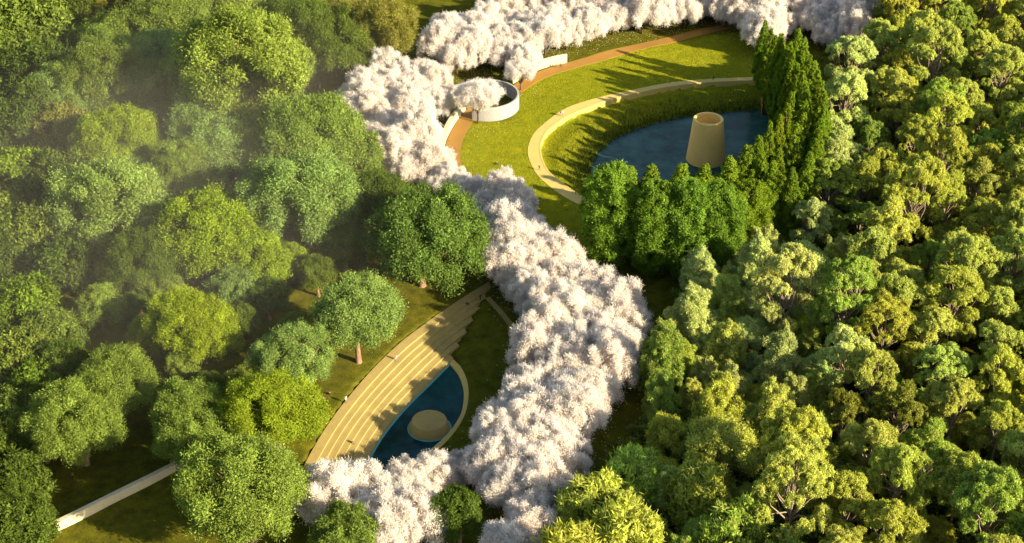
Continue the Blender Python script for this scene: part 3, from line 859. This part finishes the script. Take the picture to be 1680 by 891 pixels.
# poplars on the spiral
PA = [(1257,26,22),(1286,56,25),(1301,92,26),(1305,124,25),(1300,155,25),(1284,185,25),(1254,212,25),(1226,238,25),(1194,257,24),(1160,266,24),(1125,264,25),(1093,260,25),(1060,264,25),(1030,270,24)]
PB = [(1285,39,27),(1305,80,26),(1320,120,26),(1326,160,26),(1316,203,25),(1294,238,25),(1266,263,25),(1234,282,24),(1205,297,24)]
PC = [(1311,51,27),(1332,94,26),(1347,134,26),(1352,176,26),(1344,216,25),(1326,250,25),(1302,275,24)]
for row, rn in ((PA, 'inner'), (PB, 'middle'), (PC, 'outer')):
    line = smooth_line([(*at(px, py, h*.98)[:2], h) for px, py, h in row], 400)
    seg = np.r_[0, np.cumsum(np.linalg.norm(np.diff(line[:, :2], axis=0), axis=1))]
    nt_ = int(seg[-1]/6.0) + 1
    for q in np.linspace(0, seg[-1], nt_):
        i = int(np.argmin(abs(seg-q))); pxm = to_px((*line[i][:2], 0))[0]
        near = pxm < 1225 and rn != 'inner'
        plant('poplar_tree', 'wide_poplar' if near else 'poplar', line[i][0] + rgp.normal()*.4, line[i][1] + rgp.normal()*.4, float(rgp.uniform(.95, 1.1))*(.72 if near else .62 if pxm > 1240 and rn == 'inner' else .76 if pxm > 1215 else 1.08), vary((.155, .225, .018), .08), 'tree',
              'poplars curving round the pond', 'pop_'+rn, None, '', sz=float(rgp.uniform(.96, 1.04))*line[i][2]/25*(.86 if near else 1.0 if pxm > 1215 else .95))
for px, py, h, s, lab in [(1002,270,26,1.0,'broad poplar at the near tip of the row, beside the black lump'),(1072,298,24,.9,'broad poplar behind the tip tree of the near row'),
                     (1128,296,25,.95,'broad poplar in the middle of the near row'),(1178,300,24,.9,'broad poplar ending the near row beside the dark hollow')]:
    p = at(px, py, h*.98)
    plant('poplar_tree', 'wide_poplar', p[0]+.5, p[1]-2, s, vary((.145, .235, .025), .06), 'tree', 'poplars curving round the pond', 'pop_near', lab, '', sz=h/24)

def scatter(poly_px, z, dmin, rad_m, tries, seed, zone, margin=.8, existing=None):
    rg = np.random.default_rng(seed)
    poly = np.array(poly_px, float)
    lo, hi = poly.min(0), poly.max(0)
    got = [] if existing is None else list(existing)
    n0 = len(got)
    for _ in range(tries):
        q = rg.uniform(lo, hi)
        p = at(q[0], q[1], z)
        f = to_px(p)[2]; rp = rad_m*FPX/f*margin
        ring = [[q[0]+rp*math.cos(a), q[1]+rp*.85*math.sin(a)] for a in np.linspace(0, 6.28, 8, endpoint=False)]
        if not inside(np.array([q]+ring), poly).all(): continue
        if got and min((p[0]-g[0])**2 + (p[1]-g[1])**2 for g in got) < dmin**2: continue
        got.append((p[0], p[1], q[0], q[1]))
    return got[n0:]

band = [(528,165),(572,105),(640,93),(695,97),(748,132),(738,170),(722,215),(735,268),(822,290),(885,345),(945,402),(980,440),(1042,452),(1060,490),(1058,600),(1022,660),(975,720),(958,790),
        (930,830),(890,930),(640,930),(560,878),(500,850),(505,785),(560,760),(650,742),(690,730),(735,700),(772,678),(802,636),(842,600),(842,520),(832,482),(802,452),(785,428),(788,380),(768,340),(735,310),(690,295),(645,312),(600,262),(560,212)]
avenue = [(672,70),(690,45),(740,28),(800,12),(870,-20),(1000,-60),(1420,-60),(1440,20),(1436,75),(1410,110),(1385,80),(1340,75),(1300,60),(1250,95),(1210,50),(1150,40),(1060,52),(990,64),(940,76),(900,92),(880,118),(810,122),(745,116),(690,106)]
WH = (.78, .725, .655)
def cherries(poly, seed, dmin, zone, group, sc, mar):
    for x, y, qx, qy in scatter(poly, 5.0, dmin, 5.4, 9000, seed, zone, mar):
        if math.hypot(qx-753, (qy-862)*.8) < 62 or math.hypot(qx-690, qy-742) < 26: continue
        s = float(rgp.uniform(.86, 1.12))*sc
        low = zone == 'band' and 540 < qx < 790 and 690 < qy < 800     # younger trees beside the pool
        if low: s = min(s, .86)
        plant('cherry_tree', 'cherry', x, y, s, vary(WH, .02), 'tree', group, zone, None, '', sz=s*float(rgp.uniform(1.1, 1.4))*(.75 if low else 1.0))
cherries(band, 3, 4.7, 'band', 'white cherries of the winding band', 1.0, .82)
cherries(avenue, 4, 5.8, 'avenue', 'white cherries of the top avenue', 1.08, .8)
for qx, qy in ((700, 270), (716, 279), (737, 291), (758, 303), (728, 300)):
    p = at(qx, qy, 5.0)
    s = float(rgp.uniform(.8, .95))
    plant('cherry_tree', 'cherry', p[0], p[1], s, vary(WH, .02), 'tree', 'white cherries of the winding band', 'band', None, '', sz=s)
p = at(784, 203)
plant('cherry_tree', 'lone_cherry', p[0], p[1]+.3, 1.0, WH, 'tree', None, 'lone', 'lone white cherry with bare dark trunk before the round wall', rot=1.0, sz=1.0)
p = at(854, 147)
plant('cherry_tree', 'lone_cherry', p[0], p[1], .72, WH, 'tree', None, 'lone', 'small white cherry at the inner end of the tall cream wall', rot=2.6)

# right-hand wood
rwood = [(1440,-50),(1800,-50),(1850,960),(880,960),(935,815),(985,745),(1050,660),(1075,600),(1060,560),(1105,505),(1105,440),(1150,395),(1250,352),(1325,335),(1345,240),(1362,150),(1385,95),(1420,90)]
G = dict(olive=((.42, .46, .095), 'olive'), grey=((.46, .51, .18), 'pale grey green'), yellow=((.39, .41, .06), 'yellowish'), green=((.26, .36, .055), 'mid green'),
         lime=((.34, .40, .03), 'lime green'), dark=((.16, .17, .02), 'dark green'))
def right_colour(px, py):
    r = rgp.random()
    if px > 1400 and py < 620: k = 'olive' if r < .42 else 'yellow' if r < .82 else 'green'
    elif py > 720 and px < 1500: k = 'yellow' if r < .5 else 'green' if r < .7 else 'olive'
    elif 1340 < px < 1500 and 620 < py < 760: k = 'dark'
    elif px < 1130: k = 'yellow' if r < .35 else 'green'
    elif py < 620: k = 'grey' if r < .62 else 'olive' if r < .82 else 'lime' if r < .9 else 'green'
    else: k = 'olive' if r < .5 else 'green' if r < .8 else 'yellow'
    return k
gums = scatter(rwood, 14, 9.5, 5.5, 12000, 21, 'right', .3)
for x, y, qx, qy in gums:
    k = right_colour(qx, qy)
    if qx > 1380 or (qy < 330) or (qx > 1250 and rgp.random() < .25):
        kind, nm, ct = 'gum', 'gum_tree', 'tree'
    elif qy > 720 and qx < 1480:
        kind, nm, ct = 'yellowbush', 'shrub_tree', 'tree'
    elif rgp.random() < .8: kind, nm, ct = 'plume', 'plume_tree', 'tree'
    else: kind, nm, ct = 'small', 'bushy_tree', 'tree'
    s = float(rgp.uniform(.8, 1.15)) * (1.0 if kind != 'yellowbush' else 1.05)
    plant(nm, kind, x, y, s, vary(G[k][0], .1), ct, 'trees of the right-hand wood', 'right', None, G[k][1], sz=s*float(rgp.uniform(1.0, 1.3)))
fill = scatter(rwood, 8, 5.6, 4.5, 9000, 22, 'right', .5, existing=[(a, b, 0, 0) for a, b, *_ in gums])
for x, y, qx, qy in fill:
    k = right_colour(qx, qy)
    kind = 'plume' if rgp.random() < .6 else 'small'
    s = float(rgp.uniform(.6, .85))
    plant('plume_tree' if kind == 'plume' else 'bushy_tree', kind, x, y, s*(1 if kind == 'plume' else .85), vary(G[k][0], .12), 'tree', 'trees of the right-hand wood', 'right', None, G[k][1])

# ---- labels: each tree is told by its look and its place in rows counted in the picture
ORD = ['first','second','third','fourth','fifth','sixth','seventh','eighth','ninth','tenth','eleventh','twelfth','thirteenth','fourteenth','fifteenth','sixteenth','seventeenth','eighteenth','nineteenth','twentieth','twenty-first','twenty-second','twenty-third','twenty-fourth','twenty-fifth','twenty-sixth','twenty-seventh','twenty-eighth','twenty-ninth','thirtieth']
ZN = dict(left=('left grove', 8), right=('right-hand wood', 18), band=('winding blossom band', 6), avenue=('top blossom avenue', 12))
KINDW = dict(broadleaf_tree='round tree', jungle_tree='jungle tree', cherry_tree='white cherry', gum_tree='gum tree', plume_tree='feathery tree', bushy_tree='bushy tree', shrub_tree='coarse-leaved tree')
for d in PL:
    z = gz(d['x'], d['y']); d['z'] = z
    hh = PROTO[d['kind']][d['v']][3]*d['sz']
    d['px'], d['py'], _ = to_px((d['x'], d['y'], z + hh*.6))
PLUR = dict(broadleaf_tree='round trees', jungle_tree='jungle trees', cherry_tree='cherries', gum_tree='gums', plume_tree='feathery trees', bushy_tree='bushy trees', shrub_tree='coarse-leaved trees')
for zone, (zn, per) in ZN.items():
  for nm in sorted({d['name'] for d in PL if d['zone'] == zone}):
    items = sorted([d for d in PL if d['zone'] == zone and d['name'] == nm and not d['label']], key=lambda d: d['py'])
    per_ = max(min(per, int(len(items)**.5) + 1), -(-len(items)//20))
    nr = max(1, round(len(items)/per_))
    rows = [[items[k] for k in q] for q in np.array_split(np.arange(len(items)), nr)]
    for ri, row in enumerate(rows):
        row.sort(key=lambda d: d['px'])
        for i, d in enumerate(row):
            look = (d['look']+' ') if d['look'] else ('big ' if d['s'] > 1.08 else 'small ' if d['s'] < .92 else '')
            side = 'leftmost' if i == 0 else 'rightmost' if i == len(row)-1 else f'{ORD[i]} from left' if i < (len(row)+1)//2 else f'{ORD[len(row)-1-i]} from right'
            rown = 'top' if ri == 0 else 'bottom' if ri == len(rows)-1 else ORD[ri]
            d['label'] = f"{look}{KINDW[nm]}, {side} in {rown} row of {PLUR[nm]}{' of the '+zn if nm=='cherry_tree' else ''}"
for rn in ('inner', 'middle', 'outer'):
    row = [d for d in PL if d['zone'] == 'pop_'+rn]
    for i, d in enumerate(row):
        d['label'] = f"{'tall' if i < 3 else 'slim'} poplar, {ORD[i]} from the far end of the {rn} row by the pond"

def place(d):
    crowns, tm, rad, h = PROTO[d['kind']][d['v']]
    r = empty(d['name'], (d['x'], d['y'], d['z']), d['rot'], (d['s'], d['s'], d['sz']), label=d['label'], category=d['cat'])
    if d['group']: r['group'] = d['group']
    obj('trunk', tm, r)
    for c in crowns:
        o = obj('crown', c, r); o.color = (*d['c'], 1)
for d in PL: place(d)
from collections import Counter
print('TREES', Counter(d['zone'] for d in PL))

# ---- undergrowth, reeds (nobody could count them)
def undergrowth():
    rg = np.random.default_rng(77)
    C = []
    poly = np.array(rwood, float)
    for q in rg.uniform(poly.min(0), poly.max(0), (3200, 2)):
        p = at(q[0], q[1], 1.5)
        if inside(p[:2], right_wood)[0]: C.append([p[0], p[1], .8 + rg.uniform(0, 1.2), rg.uniform(.9, 2.0)])
    poly2 = np.array([(-120,-40),(230,-40),(110,150),(110,400),(70,560),(120,640),(60,780),(-60,930),(-120,930)], float)
    for q in rg.uniform(poly2.min(0), poly2.max(0), (700, 2)):
        if inside(q, poly2)[0]:
            p = at(q[0], q[1], 1.5); C.append([p[0], p[1], .8 + rg.uniform(0, 1.2), rg.uniform(.9, 2.0)])
    C = np.array(C); C[:, 2] += terrain(C[:, :2])
    V, t, tp = leaves(rg, C, 130000, .62, .42, np.array([20, 350, -60]), sub=6, upb=.5)
    o = obj('undergrowth', quad_mesh('undergrowth', V, M_leaf, t, tp), kind='stuff', label='dense dark green undergrowth between the trunks of the wood', category='undergrowth')
    o.color = (.17, .23, .045, 1)
undergrowth()

def blades(name, P, hgt, wid, colr, label, cat, lean=.35, seed=1):
    rg = np.random.default_rng(seed)
    n = len(P)
    a = rg.uniform(0, 6.28, n); h = hgt*rg.uniform(.5, 1.3, n); w = wid*rg.uniform(.7, 1.3, n)
    t = np.stack([np.cos(a), np.sin(a), np.zeros(n)], 1)
    tip = P + np.stack([rg.normal(size=n)*lean*h, rg.normal(size=n)*lean*h, h], 1)
    V = np.stack([P - t*w[:, None]/2, P + t*w[:, None]/2, tip + t*w[:, None]*.12, tip - t*w[:, None]*.12], 1)
    o = obj(name, quad_mesh(name, V, M_leaf, np.clip(.5 + rg.normal(size=n)*.25, 0, 1), None), kind='stuff', label=label, category=cat)
    o.color = (*colr, 1)
rg = np.random.default_rng(8)
lo, hi = bowl.min(0), bowl.max(0)
Q = rg.uniform(lo, hi, (90000, 2))
dq = sdist(Q, pond); keep = (dq > -.6) & (dq < rg.exponential(2.4, len(Q)) + .2) & inside(Q, bowl)
Q = Q[keep]
blades('reeds', np.c_[Q, terrain(Q)-.05], 1.1, .16, (.07, .09, .015), 'tall dark green reeds along the pond shore', 'reeds', seed=2)
Q = rg.uniform(mead.min(0), mead.max(0), (240000, 2))
k_ = inside(Q, mead) & (sdist(Q, pond) > .3) & ~(inside(Q, np.vstack([ring_out, ring_in[::-1]])))
for L_, wd in ((tp_c, 2.4), (ring_in, .8), (circ, 1.0)): k_ &= dist_line(Q, L_) > wd
k_ &= ~inside(Q, np.vstack([ep_l, ep_r[::-1]])) & (np.hypot(*(Q-cc).T) > rr)
Q = Q[k_]
blades('meadow_grass', np.c_[Q, terrain(Q)-.03], .22, .13, (.29, .285, .014), 'short yellow green grass tufts over the sunlit meadow', 'grass', .7, seed=3)

# a thin bank of morning mist lying over the left grove
def mist():
    import bmesh
    m, nt, out = new_mat('mist')
    v = N(nt, 'ShaderNodeVolumePrincipled'); v.inputs['Color'].default_value = (1.0, .94, .76, 1); v.inputs['Anisotropy'].default_value = .1
    tc = N(nt, 'ShaderNodeTexCoord')
    ln = N(nt, 'ShaderNodeVectorMath', operation='LENGTH'); nt.links.new(tc.outputs['Object'], ln.inputs[0])
    mr = N(nt, 'ShaderNodeMapRange', interpolation_type='SMOOTHERSTEP'); nt.links.new(ln.outputs['Value'], mr.inputs[0])
    mr.inputs[1].default_value = .05; mr.inputs[2].default_value = .97; mr.inputs[3].default_value = 1.0; mr.inputs[4].default_value = 0.0
    nz = noise(nt, tc.outputs['Object'], 2.2, 2)
    mn = N(nt, 'ShaderNodeMapRange'); nt.links.new(nz, mn.inputs[0]); mn.inputs[1].default_value = .35; mn.inputs[2].default_value = .65
    mn.inputs[3].default_value = .7*MIST; mn.inputs[4].default_value = 1.25*MIST
    mu = N(nt, 'ShaderNodeMath', operation='MULTIPLY'); nt.links.new(mr.outputs[0], mu.inputs[0]); nt.links.new(mn.outputs[0], mu.inputs[1])
    nt.links.new(mu.outputs[0], v.inputs['Density'])
    nt.links.new(v.outputs[0], out.inputs['Volume'])
    bm = bmesh.new(); bmesh.ops.create_icosphere(bm, subdivisions=4, radius=1)
    me = bpy.data.meshes.new('mist'); bm.to_mesh(me); bm.free(); me.materials.append(m)
    o = obj('mist', me, kind='stuff', label='thin pale mist hanging over the left grove', category='mist')
    p = at(285, 290, 10); o.location = (p[0], p[1], 8); o.scale = (95, 140, 42)
MIST = .0024
mist()

def petals():
    rg = np.random.default_rng(31)
    A = np.array([[d['x'], d['y']] for d in PL if d['name'] == 'cherry_tree'])
    n = 26000
    a, r = rg.uniform(0, 6.28, n), 2.5 + np.abs(rg.normal(size=n))*3.4
    Q = A[rg.integers(0, len(A), n)] + np.stack([np.cos(a), np.sin(a)], 1)*r[:, None]
    k = (sdist(Q, amphi_poly) > .3) & (sdist(Q, pool) > 1.0) & (sdist(Q, pond) > .5)
    for L_, wd in ((ring_in, 1.0), (ring_out, 1.5), (tp_c, 2.6), (circ, 1.2), (lwall, 1.6), (lw, 1.0)): k &= dist_line(Q, L_) > wd
    Q = Q[k]; n = len(Q)
    P = np.c_[Q, terrain(Q) + .07]
    t = np.stack([np.cos(a[:n]), np.sin(a[:n]), rg.normal(size=n)*.15], 1); b = np.stack([-np.sin(a[:n]), np.cos(a[:n]), rg.normal(size=n)*.15], 1)
    w_ = rg.uniform(.05, .16, n)[:, None]
    V = np.stack([P - t*w_, P + b*w_, P + t*w_, P - b*w_], 1)
    o = obj('petals', quad_mesh('petals', V, M_bloss, np.full(n, .5), None), kind='stuff', label='fallen white petals scattered on the grass around the blossom', category='petals')
    o.color = (*WH, 1)
petals()

# ------------------------------------------------------------------ light, sky, camera
SUN_EL, PHI = R(23.5), R(32)
to_sun = Vector((math.cos(PHI)*math.cos(SUN_EL), -math.sin(PHI)*math.cos(SUN_EL), math.sin(SUN_EL)))
sl = bpy.data.lights.new('sun', 'SUN'); sl.energy = 5.0; sl.angle = R(.53); sl.color = (1.0, .86, .62)
so = bpy.data.objects.new('sun', sl); col.objects.link(so); so.location = (200, 100, 300)
so.rotation_euler = (-to_sun).to_track_quat('-Z', 'Y').to_euler()
w = bpy.data.worlds.new('World'); scene.world = w; w.use_nodes = True
nt = w.node_tree
sky = nt.nodes.new('ShaderNodeTexSky'); sky.sky_type = 'NISHITA'; sky.sun_disc = False
sky.ozone_density = 0.0; sky.dust_density = 1.2; sky.sun_elevation = SUN_EL; sky.sun_rotation = math.atan2(to_sun.x, to_sun.y)
nt.nodes['Background'].inputs[1].default_value = .08
nt.links.new(sky.outputs[0], nt.nodes['Background'].inputs[0])

cam = bpy.data.cameras.new('camera'); cam.sensor_width = 36; cam.lens = 36*FPX/W0; cam.clip_start = 1; cam.clip_end = 20000
co = bpy.data.objects.new('camera', cam); col.objects.link(co)
co.location = (0, 0, CAM_H); co.rotation_euler = (math.pi/2 - PITCH, 0, 0)
scene.camera = co
vs = scene.view_settings
vs.view_transform = 'Standard'; vs.look = 'None'; vs.gamma = 1; vs.use_curve_mapping = False; vs.exposure = 1.78
scene.cycles.use_denoising = True
scene.cycles.max_bounces = 8; scene.cycles.diffuse_bounces = 6; scene.cycles.transmission_bounces = 6; scene.cycles.glossy_bounces = 2
